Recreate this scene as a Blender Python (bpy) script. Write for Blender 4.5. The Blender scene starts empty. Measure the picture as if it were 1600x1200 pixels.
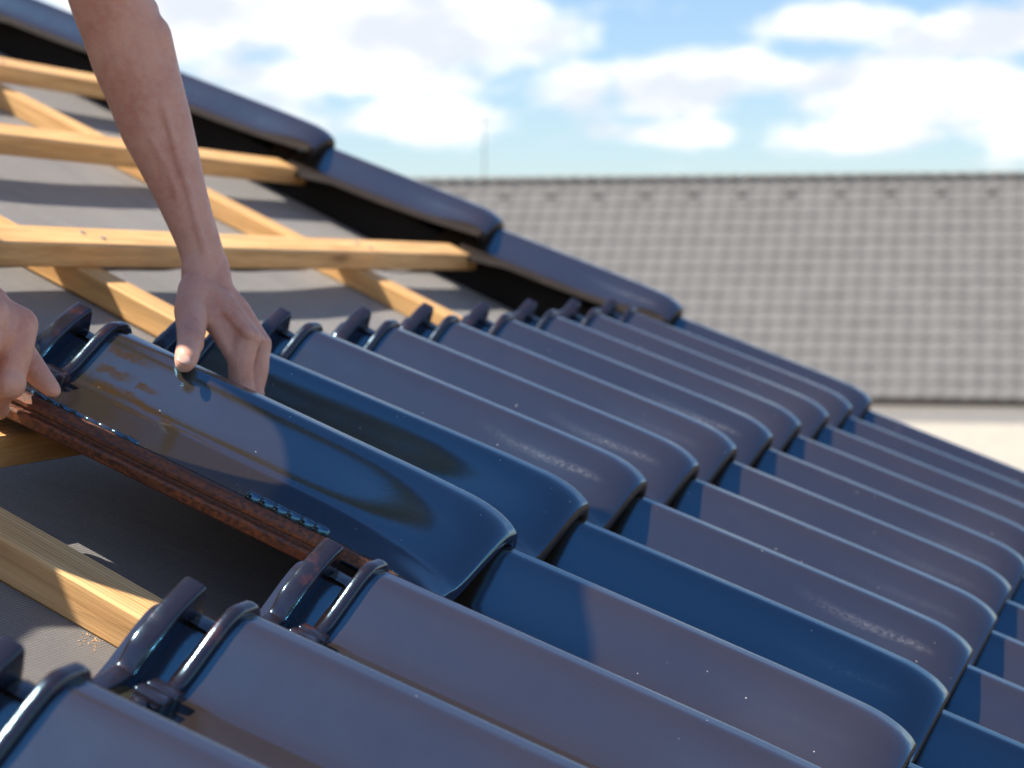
import bpy, bmesh, math, random
from mathutils import Vector, Matrix
random.seed(7)
scene = bpy.context.scene
COL = scene.collection
PI = math.pi

# ------------------------------------------------------------------ roof frame, camera
PITCH = math.atan2(0.0477887, 0.9510933)
CP, SP = math.cos(PITCH), math.sin(PITCH)
CAM_H = 5.2
FPX = 3359.2
def c2w(v):
    x, y, z = v
    return Vector((x, z*CP - y*SP, -z*SP - y*CP))
E_ = c2w((0.3051849, -0.0477887, 0.9510933)).normalized()      # along the courses, away from the camera
D_ = c2w((0.8607917, 0.4410174, -0.2540497)); D_ = (D_ - E_*D_.dot(E_)).normalized()   # down the slope
N_ = D_.cross(E_).normalized()                                  # out of the roof
T_ = c2w((0.0000563, 0.1213358, 1.7446930)) + Vector((0, 0, CAM_H))
def rp(e, s, n):
    return T_ + E_*e + D_*s + N_*n
def roofm(e=0, s=0, n=0):
    p = rp(e, s, n)
    return Matrix(((D_.x, E_.x, N_.x, p.x), (D_.y, E_.y, N_.y, p.y), (D_.z, E_.z, N_.z, p.z), (0, 0, 0, 1)))
ROOF_INV = roofm().inverted()

cam_d = bpy.data.cameras.new("camera")
cam = bpy.data.objects.new("camera", cam_d); COL.objects.link(cam)
cam.location = (0, 0, CAM_H)
cam.rotation_euler = (PI/2 - PITCH, 0, 0)
cam_d.sensor_width = 36.0
cam_d.lens = 36.0*FPX/1600.0
cam_d.clip_start = 0.05; cam_d.clip_end = 3000
cam_d.dof.use_dof = True
cam_d.dof.focus_distance = 1.62
cam_d.dof.aperture_fstop = 8.6
cam_d.dof.aperture_blades = 9
scene.camera = cam

# ------------------------------------------------------------------ light
ALPHA = math.radians(34)     # sun height over the roof plane
BETA = math.radians(17)       # swing of the sun towards the camera side
SUN = (-D_*math.cos(ALPHA)*math.cos(BETA) - E_*math.cos(ALPHA)*math.sin(BETA) + N_*math.sin(ALPHA)).normalized()
SUN_EL = math.asin(SUN.z)
SUN_AZ = math.atan2(SUN.x, SUN.y)
sun_d = bpy.data.lights.new("sun", 'SUN')
sun_d.energy = 5.0; sun_d.angle = math.radians(0.53); sun_d.color = (1.0, 0.90, 0.76)
sun = bpy.data.objects.new("sun", sun_d); COL.objects.link(sun)
sun.rotation_euler = SUN.to_track_quat('Z', 'Y').to_euler()

world = bpy.data.worlds.new("World"); scene.world = world
world.use_nodes = True
wn, wl = world.node_tree.nodes, world.node_tree.links
wn.clear()
def W(t, **kw):
    n = wn.new(t)
    for k, v in kw.items(): setattr(n, k, v)
    return n
def wmath(op, a, b=None, c=None, clamp=False):
    n = W('ShaderNodeMath', operation=op); n.use_clamp = clamp
    for i, v in enumerate((a, b, c)):
        if v is None: continue
        if isinstance(v, (int, float)): n.inputs[i].default_value = v
        else: wl.new(v, n.inputs[i])
    return n.outputs[0]
sky = W('ShaderNodeTexSky', sky_type='NISHITA'); sky.sun_disc = False
sky.sun_elevation = SUN_EL; sky.sun_rotation = SUN_AZ
sky.air_density = 1.0; sky.dust_density = 0.7; sky.ozone_density = 5.0; sky.altitude = 300
SKY_STRENGTH = 0.088
tc = W('ShaderNodeTexCoord')
sep = W('ShaderNodeSeparateXYZ'); wl.new(tc.outputs['Generated'], sep.inputs[0])
az = wmath('ARCTAN2', sep.outputs[0], sep.outputs[1])
el = wmath('ARCSINE', sep.outputs[2])
comb = W('ShaderNodeCombineXYZ'); wl.new(az, comb.inputs[0]); wl.new(wmath('MULTIPLY', el, 2.0), comb.inputs[1])
def wnoise(scale, detail, off, rough=0.55):
    m = W('ShaderNodeVectorMath', operation='ADD'); wl.new(comb.outputs[0], m.inputs[0]); m.inputs[1].default_value = (off, off*.7, off*1.3)
    n = W('ShaderNodeTexNoise'); wl.new(m.outputs[0], n.inputs['Vector'])
    n.inputs['Scale'].default_value = scale; n.inputs['Detail'].default_value = detail; n.inputs['Roughness'].default_value = rough
    return n.outputs[0]
def mrange(v, a, b, c, d, smooth=True):
    n = W('ShaderNodeMapRange'); n.clamp = True
    if smooth: n.interpolation_type = 'SMOOTHSTEP'
    wl.new(v, n.inputs[0])
    for i, x in enumerate((a, b, c, d)): n.inputs[1+i].default_value = x
    return n.outputs[0]
nz = wnoise(26.0, 5.0, 3.1)
# cloud banks seen over the neighbouring house (azimuth, elevation, half sizes), in degrees
dens = None
for (px, py, rx, ry, a) in ((430, 20, 330, 75, 1.15), (640, 60, 260, 80, 1.1), (560, 120, 260, 40, .8), (655, 190, 125, 40, .95), (800, 35, 100, 45, .7),
                            (900, 135, 80, 40, .95), (1050, 140, 120, 52, 1.05), (1200, 125, 170, 40, .9), (1330, 45, 150, 32, .95), (1520, 62, 170, 44, 1.1),
                            (1450, 150, 210, 60, 1.1), (1050, 212, 130, 24, .9), (1330, 215, 190, 30, .9), (1580, 210, 150, 45, .9), (330, 190, 200, 60, .9)):
    a0, e0 = (px-800)/FPX, (431-py)/FPX
    dx = wmath('DIVIDE', wmath('SUBTRACT', az, a0), rx/FPX)
    dy = wmath('DIVIDE', wmath('SUBTRACT', el, e0), ry/FPX)
    q = wmath('ADD', wmath('MULTIPLY', dx, dx), wmath('MULTIPLY', dy, dy))
    g = wmath('MULTIPLY', wmath('POWER', 2.718, wmath('MULTIPLY', q, -1.0)), a)
    dens = g if dens is None else wmath('MAXIMUM', dens, g)
# the same kind of low broken cloud carries on round the horizon, thinning out overhead
band = mrange(el, 0.16, 0.42, 1.0, 0.0)
away = mrange(wmath('ABSOLUTE', az), 0.24, 0.34, 0.0, 1.0)
low = wmath('MAXIMUM', away, mrange(el, 0.125, 0.17, 0.0, 1.0))
far_n = mrange(wnoise(5.0, 6.0, 11.7), 0.42, 0.66, 0.0, 1.1)
dens = wmath('MAXIMUM', dens, wmath('MULTIPLY', wmath('MULTIPLY', far_n, band), low))
cm = wmath('ADD', dens, wmath('MULTIPLY', wmath('SUBTRACT', nz, 0.5), 1.5))
cloud = mrange(cm, 0.17, 0.72, 0.0, 1.0)
cshade = mrange(wnoise(17.0, 4.0, 7.7), 0.35, 0.65, 0.0, 1.0)
ccol = W('ShaderNodeMix', data_type='RGBA'); wl.new(cshade, ccol.inputs[0])
ccol.inputs[6].default_value = (0.62, 0.665, 0.73, 1); ccol.inputs[7].default_value = (1.0, 0.98, 0.96, 1)
skymul = W('ShaderNodeMix', data_type='RGBA', blend_type='MULTIPLY'); skymul.inputs[0].default_value = 1.0
wl.new(sky.outputs[0], skymul.inputs[6]); skymul.inputs[7].default_value = (1, 1, 1, 1)
bg1 = W('ShaderNodeBackground'); wl.new(skymul.outputs[2], bg1.inputs[0]); bg1.inputs[1].default_value = SKY_STRENGTH
bg2 = W('ShaderNodeBackground'); wl.new(ccol.outputs[2], bg2.inputs[0]); bg2.inputs[1].default_value = 0.70
mx = W('ShaderNodeMixShader'); wl.new(cloud, mx.inputs[0]); wl.new(bg1.outputs[0], mx.inputs[1]); wl.new(bg2.outputs[0], mx.inputs[2])
out = W('ShaderNodeOutputWorld'); wl.new(mx.outputs[0], out.inputs[0])

vs = scene.view_settings
vs.view_transform = 'Standard'; vs.look = 'None'; vs.gamma = 1.0; vs.use_curve_mapping = False
vs.exposure = 0.95
scene.render.engine = 'CYCLES'
scene.cycles.use_denoising = True
scene.cycles.max_bounces = 8
scene.cycles.sample_clamp_indirect = 6.0

# ------------------------------------------------------------------ helpers
def link(o): COL.objects.link(o); return o
def tag(o, label=None, cat=None, group=None, kind=None):
    if label: o['label'] = label
    if cat: o['category'] = cat
    if group: o['group'] = group
    if kind: o['kind'] = kind
    return o
def set_parent(o, p):
    o.parent = p
    o.matrix_parent_inverse = Matrix.Identity(4)
def mesh_obj(name, me, mats=(), parent=None, mat=None, local=None):
    for m in mats: me.materials.append(m)
    o = link(bpy.data.objects.new(name, me))
    if parent: set_parent(o, parent)
    if local is not None: o.matrix_basis = local
    if mat is not None: o.matrix_basis = mat
    return o
def empty(name, m):
    o = link(bpy.data.objects.new(name, None)); o.empty_display_size = 0.05
    o.matrix_basis = m
    return o
def smooth(me):
    for p in me.polygons: p.use_smooth = True
def sst(t):
    t = max(0.0, min(1.0, t)); return t*t*(3-2*t)
class MB:
    def __init__(s): s.v = []; s.f = []; s.m = []
    def grid(s, rows, flip=False, mi=0, closed=False):
        b = len(s.v); nr, nc = len(rows), len(rows[0])
        for r in rows: s.v.extend(tuple(p) for p in r)
        for i in range(nr-1):
            for j in range(nc if closed else nc-1):
                j2 = (j+1) % nc
                q = (b+i*nc+j, b+(i+1)*nc+j, b+(i+1)*nc+j2, b+i*nc+j2)
                s.f.append(q[::-1] if flip else q); s.m.append(mi)
        return b
    def face(s, pts, mi=0):
        b = len(s.v); s.v.extend(tuple(p) for p in pts); s.f.append(tuple(range(b, b+len(pts)))); s.m.append(mi)
    def box(s, x0, x1, y0, y1, z0, z1, mi=0):
        b = len(s.v)
        s.v += [(x0,y0,z0),(x1,y0,z0),(x1,y1,z0),(x0,y1,z0),(x0,y0,z1),(x1,y0,z1),(x1,y1,z1),(x0,y1,z1)]
        for q in ((3,2,1,0),(4,5,6,7),(0,1,5,4),(1,2,6,5),(2,3,7,6),(3,0,4,7)):
            s.f.append(tuple(b+i for i in q)); s.m.append(mi)
    def mesh(s, name, sm=False, recalc=False):
        me = bpy.data.meshes.new(name); me.from_pydata(s.v, [], s.f)
        me.polygons.foreach_set('material_index', s.m)
        if recalc:
            bm = bmesh.new(); bm.from_mesh(me); bmesh.ops.recalc_face_normals(bm, faces=bm.faces); bm.to_mesh(me); bm.free()
        if sm: smooth(me)
        me.update(); return me
def bevel_mesh(me, w, seg=2):
    bm = bmesh.new(); bm.from_mesh(me)
    bmesh.ops.remove_doubles(bm, verts=bm.verts, dist=1e-6)
    bmesh.ops.bevel(bm, geom=list(bm.edges), offset=w, segments=seg, affect='EDGES', profile=0.6)
    bm.to_mesh(me); bm.free(); return me
def sweep(path, secf, name, nseg=14, smooth_on=True):
    """tube through (x, y, z) points lying in a plane x = const; section spans x and the in-plane normal"""
    mb = MB(); rows = []
    n = len(path)
    for i, p in enumerate(path):
        a, b = path[max(0, i-1)], path[min(n-1, i+1)]
        ty, tz = b[1]-a[1], b[2]-a[2]; l = math.hypot(ty, tz) or 1; ty /= l; tz /= l
        ny, nz_ = -tz, ty
        hw, hh, k = secf(i/(n-1))
        ring = []
        for j in range(nseg):
            t = 2*PI*j/nseg
            c, s_ = math.cos(t), math.sin(t)
            ex = 0.42 if k else 0.65
            cx = math.copysign(abs(c)**ex, c)*hw; cn = math.copysign(abs(s_)**ex, s_)*(hh if s_ > 0 or not k else k)
            ring.append((p[0]+cx, p[1]+ny*cn, p[2]+nz_*cn))
        rows.append(ring)
    mb.grid(rows, closed=True)
    for r in (rows[0], rows[-1]): mb.face(r)
    me = mb.mesh(name, sm=smooth_on, recalc=True)
    return me

# ------------------------------------------------------------------ materials
def mat(name):
    m = bpy.data.materials.new(name); m.use_nodes = True
    nt = m.node_tree; nt.nodes.clear()
    o = nt.nodes.new('ShaderNodeOutputMaterial'); b = nt.nodes.new('ShaderNodeBsdfPrincipled')
    nt.links.new(b.outputs[0], o.inputs[0])
    return m, nt, b
class NT:
    def __init__(s, nt): s.nt = nt
    def n(s, t, **kw):
        x = s.nt.nodes.new(t)
        for k, v in kw.items(): setattr(x, k, v)
        return x
    def l(s, a, b): s.nt.links.new(a, b)
    def math(s, op, a, b=None, clamp=False):
        x = s.n('ShaderNodeMath', operation=op); x.use_clamp = clamp
        for i, v in enumerate((a, b)):
            if v is None: continue
            if isinstance(v, (int, float)): x.inputs[i].default_value = v
            else: s.l(v, x.inputs[i])
        return x.outputs[0]
    def coord(s, scale=(1, 1, 1), which='Object', rand=False):
        t = s.n('ShaderNodeTexCoord'); m = s.n('ShaderNodeMapping'); m.inputs['Scale'].default_value = scale
        s.l(t.outputs[which], m.inputs['Vector'])
        if rand:
            oi = s.n('ShaderNodeObjectInfo'); mu = s.math('MULTIPLY', oi.outputs['Random'], 37.0)
            c = s.n('ShaderNodeCombineXYZ'); [s.l(mu, c.inputs[i]) for i in range(3)]
            s.l(c.outputs[0], m.inputs['Location'])
        return m.outputs[0]
    def noise(s, vec, scale, detail=4, rough=.55, dist=0):
        x = s.n('ShaderNodeTexNoise'); s.l(vec, x.inputs['Vector'])
        x.inputs['Scale'].default_value = scale; x.inputs['Detail'].default_value = detail
        x.inputs['Roughness'].default_value = rough; x.inputs['Distortion'].default_value = dist
        return x.outputs[0]
    def rng(s, v, a, b, c=0., d=1.):
        x = s.n('ShaderNodeMapRange'); s.l(v, x.inputs[0])
        for i, q in enumerate((a, b, c, d)): x.inputs[1+i].default_value = q
        return x.outputs[0]
    def mix(s, f, a, b, mode='MIX'):
        x = s.n('ShaderNodeMix', data_type='RGBA', blend_type=mode)
        if isinstance(f, (int, float)): x.inputs[0].default_value = f
        else: s.l(f, x.inputs[0])
        for i, v in ((6, a), (7, b)):
            if isinstance(v, tuple): x.inputs[i].default_value = v + (1,) if len(v) == 3 else v
            else: s.l(v, x.inputs[i])
        return x.outputs[2]
    def bump(s, h, strength, dist, normal=None):
        x = s.n('ShaderNodeBump'); s.l(h, x.inputs['Height'])
        x.inputs['Strength'].default_value = strength; x.inputs['Distance'].default_value = dist
        if normal is not None: s.l(normal, x.inputs['Normal'])
        return x.outputs[0]

def glaze_material(name, streaked=False):
    m, nt, b = mat(name); g = NT(nt)
    v = g.coord(rand=True); vo = g.coord()
    base = g.mix(g.rng(g.noise(v, 9, 4), .35, .7), (0.033, 0.0225, 0.0135), (0.039, 0.0260, 0.0150))
    vor = g.n('ShaderNodeTexVoronoi'); g.l(v, vor.inputs['Vector']); vor.inputs['Scale'].default_value = 95; vor.inputs['Randomness'].default_value = 1.0
    keep = g.math('GREATER_THAN', g.noise(v, 60, 1), 0.60)
    speck = g.math('MULTIPLY', g.math('LESS_THAN', vor.outputs['Distance'], 0.055), keep)
    oi0 = g.n('ShaderNodeObjectInfo'); base = g.mix(oi0.outputs['Random'], base, g.mix(1.0, base, (.74, .78, .82), 'MULTIPLY'))
    dust = g.rng(g.noise(v, 22, 6, .7), .55, .8, 0, .22)
    col = g.mix(dust, base, (0.045, 0.036, 0.032))
    col = g.mix(speck, col, (0.55, 0.52, 0.5))
    rough = g.rng(g.noise(v, 35, 5, .65), .3, .75, .12, .17)
    # a long pale grainy streak on the flank of the roll, stronger on some tiles
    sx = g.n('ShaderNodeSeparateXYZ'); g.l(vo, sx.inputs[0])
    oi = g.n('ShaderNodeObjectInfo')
    tt = g.math('DIVIDE', g.math('SUBTRACT', sx.outputs[0], PALE_STREAK[0]), PALE_STREAK[2]-PALE_STREAK[0])
    yc = g.math('ADD', g.math('MULTIPLY', tt, PALE_STREAK[3]-PALE_STREAK[1]), PALE_STREAK[1])
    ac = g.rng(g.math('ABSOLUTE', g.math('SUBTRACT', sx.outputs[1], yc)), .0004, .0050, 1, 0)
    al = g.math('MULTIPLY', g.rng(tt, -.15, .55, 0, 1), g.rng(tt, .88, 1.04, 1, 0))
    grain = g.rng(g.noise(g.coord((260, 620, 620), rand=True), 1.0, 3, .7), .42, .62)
    streak = g.math('MULTIPLY', g.math('MULTIPLY', g.math('MULTIPLY', ac, al), grain), g.rng(oi.outputs['Random'], .35, 1, .02, .38))
    col = g.mix(streak, col, (0.34, 0.32, 0.31))
    rough = g.math('ADD', rough, g.math('MULTIPLY', streak, .3))
    if streaked:
        sepn = g.n('ShaderNodeSeparateXYZ'); g.l(vo, sepn.inputs[0])
        wob = g.math('MULTIPLY', g.math('SUBTRACT', g.noise(vo, 55, 4), .5), .010)
        tot = None
        for (x0, y0, x1, y1, w_) in BROWN_STREAKS:
            yy = g.math('ADD', sepn.outputs[1], wob)
            t = g.math('DIVIDE', g.math('SUBTRACT', sepn.outputs[0], x0), x1-x0)
            yc = g.math('ADD', g.math('MULTIPLY', t, y1-y0), y0)
            across = g.rng(g.math('ABSOLUTE', g.math('SUBTRACT', yy, yc)), w_*.6, w_*1.2, 1, 0)
            along = g.math('MULTIPLY', g.rng(t, -.04, .05, 0, 1), g.rng(t, .6, 1.1, 1, 0))
            k = g.math('MULTIPLY', across, along)
            tot = k if tot is None else g.math('MAXIMUM', tot, k)
        tot = g.math('MULTIPLY', tot, g.rng(g.noise(vo, 240, 3), .3, .6, .5, 1.0))
        col = g.mix(g.math('MULTIPLY', tot, .9), col, (0.040, 0.024, 0.010))
    g.l(col, b.inputs['Base Color']); g.l(rough, b.inputs['Roughness'])
    b.inputs["IOR"].default_value = 2.7
    b.inputs['Specular Tint'].default_value = (0.20, 0.64, 1.0, 1)     # blue put in to deepen the sky's colour in reflections
    if streaked: g.l(g.rng(tot, 0, 1, .5, .06), b.inputs['Specular IOR Level'])
    nrm = g.bump(g.noise(v, 420, 3, .6), 0.10, 0.0006)
    nrm = g.bump(g.noise(v, 28, 3), 0.07, 0.0015, nrm)
    g.l(nrm, b.inputs['Normal'])
    return m
def clay_material():
    m, nt, b = mat("raw_clay"); g = NT(nt); v = g.coord(rand=True)
    sp = g.rng(g.noise(v, 260, 6, .75), .44, .56)
    band = g.rng(g.noise(g.coord((6, 90, 60)), 1.0, 3), .38, .62)
    col = g.mix(band, (0.25, 0.078, 0.028), (0.13, 0.042, 0.020))
    col = g.mix(g.math('MULTIPLY', sp, .8), col, (0.034, 0.020, 0.016))
    g.l(col, b.inputs['Base Color']); g.l(g.rng(sp, 0, 1, .75, .42), b.inputs['Roughness'])
    g.l(g.bump(g.noise(v, 330, 5, .7), .45, .0011), b.inputs['Normal'])
    return m
def wood_material(name, tint=(1, 1, 1)):
    m, nt, b = mat(name); g = NT(nt)
    v = g.coord((2.2, 34, 34), rand=True)
    n1 = g.noise(v, 2.2, 5, .6, .6)
    wv = g.n('ShaderNodeTexWave', wave_type='BANDS', bands_direction='Y'); g.l(g.coord((.9, 26, 20), rand=True), wv.inputs['Vector'])
    wv.inputs['Scale'].default_value = 2.2; wv.inputs['Distortion'].default_value = 5.0; wv.inputs['Detail'].default_value = 3; wv.inputs['Detail Scale'].default_value = .6
    fine = g.noise(g.coord((14, 520, 520), rand=True), 1.0, 3, .6)
    a = tuple(x*t for x, t in zip((0.87, 0.55, 0.235), tint)); c = tuple(x*t for x, t in zip((0.60, 0.31, 0.11), tint))
    col = g.mix(g.rng(n1, .35, .68), a, c)
    col = g.mix(g.math('MULTIPLY', g.rng(wv.outputs[0], .62, 1.), .55), col, tuple(x*.62 for x in c))
    col = g.mix(g.math('MULTIPLY', g.rng(fine, .45, .75), .35), col, tuple(x*.7 for x in c))
    vor = g.n('ShaderNodeTexVoronoi'); g.l(g.coord((3.2, 19, 19), rand=True), vor.inputs['Vector']); vor.inputs['Scale'].default_value = 1.0
    knot = g.rng(vor.outputs['Distance'], .05, .16, 1, 0)
    col = g.mix(g.math('MULTIPLY', knot, .7), col, (0.16, 0.065, 0.022))
    col = g.mix(g.rng(g.noise(g.coord((3, 9, 9), rand=True), 1.3, 6, .7), .5, .8, 0, .45), col, (0.30, 0.20, 0.12))
    g.l(col, b.inputs['Base Color']); b.inputs['Roughness'].default_value = .62
    b.inputs['Specular IOR Level'].default_value = .35
    h = g.math('ADD', g.math('MULTIPLY', fine, .7), g.math('MULTIPLY', wv.outputs[0], .4))
    g.l(g.bump(h, .5, .0012), b.inputs['Normal'])
    return m
def membrane_material():
    m, nt, b = mat("membrane_fabric"); g = NT(nt); v = g.coord()
    w1 = g.n('ShaderNodeTexWave', bands_direction='X'); w2 = g.n('ShaderNodeTexWave', bands_direction='Y')
    for w_ in (w1, w2):
        g.l(v, w_.inputs['Vector']); w_.inputs['Scale'].default_value = 125; w_.inputs['Distortion'].default_value = .6; w_.inputs['Detail'].default_value = 1
    weave = g.math('MULTIPLY', w1.outputs[0], w2.outputs[0])
    big = g.rng(g.noise(v, 5, 5, .6), .3, .7)
    col = g.mix(big, (0.058, 0.055, 0.056), (0.108, 0.100, 0.092))
    col = g.mix(g.math('MULTIPLY', weave, .5), col, (0.07, 0.068, 0.08))
    specks = g.math('GREATER_THAN', g.noise(v, 210, 2), .74)
    col = g.mix(specks, col, (0.30, 0.24, 0.17))
    g.l(col, b.inputs['Base Color']); b.inputs['Roughness'].default_value = .5
    b.inputs['Sheen Weight'].default_value = .5; b.inputs['Sheen Roughness'].default_value = .4
    nr = g.bump(weave, .6, .0010); nr = g.bump(g.noise(v, 14, 3), .4, .004, nr)
    nr = g.bump(g.noise(g.coord((2.5, 4, 4)), 1.3, 3, .45, .5), .28, .02, nr)
    g.l(nr, b.inputs['Normal'])
    return m
def skin_material():
    m, nt, b = mat("skin"); g = NT(nt); v = g.coord()
    n1 = g.rng(g.noise(v, 26, 4), .35, .68); n2 = g.rng(g.noise(v, 150, 4), .35, .7)
    col = g.mix(n1, (0.68, 0.365, 0.265), (0.55, 0.245, 0.175))
    col = g.mix(g.math('MULTIPLY', n2, .45), col, (0.66, 0.41, 0.32))
    fr = g.math('GREATER_THAN', g.noise(v, 300, 2), .73)
    col = g.mix(g.math('MULTIPLY', fr, .35), col, (0.20, 0.085, 0.055))
    g.l(col, b.inputs['Base Color']); b.inputs['Roughness'].default_value = .48
    b.inputs['Subsurface Weight'].default_value = .12; b.inputs['Subsurface Radius'].default_value = (.010, .004, .002); b.inputs['Subsurface Scale'].default_value = 1.0
    vr = g.n('ShaderNodeTexVoronoi'); g.l(v, vr.inputs['Vector']); vr.inputs['Scale'].default_value = 520
    nr = g.bump(vr.outputs['Distance'], .35, .0008); nr = g.bump(g.noise(v, 75, 5), .45, .0028, nr)
    g.l(nr, b.inputs['Normal'])
    return m
def plain(name, col, rough=.6, nscale=20, var=.25, bump=.2, bdist=.002, metal=0):
    m, nt, b = mat(name); g = NT(nt); v = g.coord(rand=True)
    n = g.rng(g.noise(v, nscale, 5, .6), .3, .7)
    g.l(g.mix(n, tuple(c*(1-var) for c in col), tuple(min(1, c*(1+var)) for c in col)), b.inputs['Base Color'])
    b.inputs['Roughness'].default_value = rough; b.inputs['Metallic'].default_value = metal
    g.l(g.bump(g.noise(v, nscale*6, 4), bump, bdist), b.inputs['Normal'])
    return m

# pixel of the photograph -> point on a plane parallel to the roof (used to measure the things, not to draw them)
def on_plane(px, py, n):
    d = c2w(((px-800)/FPX, (py-600)/FPX, 1.0))
    o = Vector((0, 0, CAM_H))
    t = (rp(0, 0, n)-o).dot(N_)/d.dot(N_)
    q = ROOF_INV @ (o+d*t)
    return q.x, q.y
M_CLAY = clay_material()
M_WOOD = wood_material("spruce")
M_WOOD2 = wood_material("spruce_pale", (1.02, 1.04, 1.1))
M_MEMB = membrane_material()
M_SKIN = skin_material()
M_GREYTILE = plain("grey_concrete_tile", (0.145, 0.145, 0.147), .95, 3, .10, .3, .004)
M_GREYTILE.node_tree.nodes['Principled BSDF'].inputs['Specular IOR Level'].default_value = .12
M_GREYDARK = plain("dark_vent", (0.06, 0.058, 0.055), .7)
M_GUTTER = plain("brown_gutter", (0.05, 0.038, 0.03), .45, 6)
M_WHITE = plain("white_render", (0.84, 0.785, 0.68), .9, 8, .05, .3, .003)
M_BOARD = plain("brown_gable_board", (0.006, 0.005, 0.0045), .85, 12)
M_EDGE = plain("dark_fired_edge", (0.022, 0.014, 0.010), .6, 60, .4)  # raw edge; shade under noses and verge is put into its dark colour
M_GRASS = plain("dry_earth", (0.26, 0.225, 0.18), .95, .8, .4, .5, .02)
M_STEEL = plain("grey_steel", (0.35, 0.36, 0.37), .45, 10, .1, .1, .001, .6)
M_SHIRT = plain("shirt_cotton", (0.16, 0.17, 0.19), .9, 40, .15, .4, .002)
M_TROUSER = plain("work_trousers", (0.05, 0.055, 0.07), .9, 40, .2, .4, .002)
M_SHOE = plain("boot_leather", (0.07, 0.045, 0.03), .6, 30)
M_HAIR = plain("brown_hair", (0.05, 0.03, 0.018), .6, 120, .4, .6, .003)
M_EYE = plain("eye_white", (0.75, 0.73, 0.70), .2)
M_NAIL = plain("finger_nail", (0.62, 0.40, 0.32), .3, 60, .08, .1, .0005)

# ------------------------------------------------------------------ ground and house below
mb = MB(); mb.face([(-600, -600, 0), (600, -600, 0), (600, 900, 0), (-600, 900, 0)])
tag(mesh_obj("ground", mb.mesh("ground"), [M_GRASS]), kind='structure')

WT = 0.22                 # column spacing
LC = 0.3604               # course spacing
HS = -0.3905              # place of the weather rib, from the nose
N_BAT = -0.074            # top of battens
N_CB = -0.104             # top of counter battens
N_MEM = -0.134

house = empty("house", roofm(0, 0, 0))
tag(house, "unfinished roof in the foreground with dark glossy tiles, bare wooden battens and grey underlay", "house", None, "thing")
# underlay, sagging a little between the counter battens
CBS = [-1.14, -0.275, 0.585, 1.445]
rows = []
for i in range(70):
    s = -2.3 + 3.5*i/69; r = []
    for j in range(90):
        e = -1.5 + 3.52*j/89
        dmin = min(abs(e-c) for c in CBS)
        z = N_MEM - .004*sst((dmin-.03)/.3) + .0012*math.sin(9*s+3*e)*math.sin(7*e)
        r.append((s, e, z))
    rows.append(r)
mb = MB(); mb.grid(rows); me = mb.mesh("underlay", sm=True)
mesh_obj("underlay", me, [M_MEMB], house)
# the next width of underlay laps over it with a slightly wavy edge
for k_, (sa, sb) in enumerate(((-.93, -.80), (-1.95, -1.82))):
    rows = []
    for i in range(4):
        r = []
        for j in range(90):
            e = -1.5+3.46*j/89; dmin = min(abs(e-c) for c in CBS)
            s = sa+(sb-sa)*i/3+(.004*math.sin(11*e+k_)+.003*math.sin(29*e))*(i == 3)
            z = N_MEM - .004*sst((dmin-.03)/.3) + .0012*math.sin(9*s+3*e)*math.sin(7*e)
            r.append((s, e, z+(.0008 if i == 0 else .0035+.0015*math.sin(17*e+2*k_)*(i == 3))))
        rows.append(r)
    mb = MB(); mb.grid(rows); mesh_obj("underlay_lap", mb.mesh("underlay_lap", sm=True), [M_MEMB], house)
# boarding below the underlay and the walls of the house
mb = MB(); mb.box(-2.3, 1.2, -1.5, 2.02, N_MEM-.05, N_MEM-.02)
mesh_obj("roof_deck", mb.mesh("roof_deck"), [M_WOOD], house)
mb = MB(); mb.box(-2.3, 1.14, 2.026, 2.050, -.26, -.080)
mesh_obj("gable_board", bevel_mesh(mb.mesh("gable_board"), .002), [M_BOARD], house)
Hm = house.matrix_basis.inverted()
def worldbox(name, corners, z0, z1, m):
    mb = MB(); lo = [Hm @ Vector((x, y, z0)) for x, y in corners]; hi = [Hm @ Vector((x, y, z1)) for x, y in corners]
    n = len(lo)
    for i in range(n): mb.face([lo[i], lo[(i+1) % n], hi[(i+1) % n], hi[i]])
    mb.face(hi); mb.face(lo[::-1])
    return mesh_obj(name, mb.mesh(name, recalc=True), [m], house)
pa, pb, pc, pd = rp(1.9, .75, 0), rp(-1.4, .75, 0), rp(-1.4, -2.2, 0), rp(1.9, -2.2, 0)
worldbox("wall", [(p.x, p.y) for p in (pa, pb, pc, pd)], 0, rp(0, .75, -.30).z, M_WHITE)

# ------------------------------------------------------------------ timbers
def timber(name, length, wy, hz, seed, m):
    """length on local x, slightly uneven saw-cut edges"""
    rnd = random.Random(seed); mb = MB(); n = 26; rows = []
    for i in range(n):
        x = length*i/(n-1); j = lambda: rnd.uniform(-.0006, .0006)
        c = .0022
        r = [(x, -wy/2+c+j(), hz), (x, wy/2-c+j(), hz), (x, wy/2+j(), hz-c), (x, wy/2+j(), c), (x, wy/2-c, 0), (x, -wy/2+c, 0), (x, -wy/2+j(), c), (x, -wy/2+j(), hz-c)]
        rows.append(r)
    mb.grid(rows, closed=True); mb.face(rows[0]); mb.face(rows[-1])
    me = mb.mesh(name, recalc=True)
    me.materials.append(m)
    return me
def axes(x, y, z, p):
    return Matrix(((x.x, y.x, z.x, p.x), (x.y, y.y, z.y, p.y), (x.z, y.z, z.z, p.z), (0, 0, 0, 1)))
def batten(i, e0, e1, ds=0, dn=0, m=M_WOOD):
    s = HS-.006-i*LC+ds
    xv, zv = Vector((0, 1, 0)), Vector((0, 0, 1)); yv = zv.cross(xv)
    mesh_obj("roof_batten", timber("roof_batten", e1-e0, .05, .030, 40+i, m), (), house, axes(xv, yv, zv, Vector((s, e0, N_BAT-.030+dn))))
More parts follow.
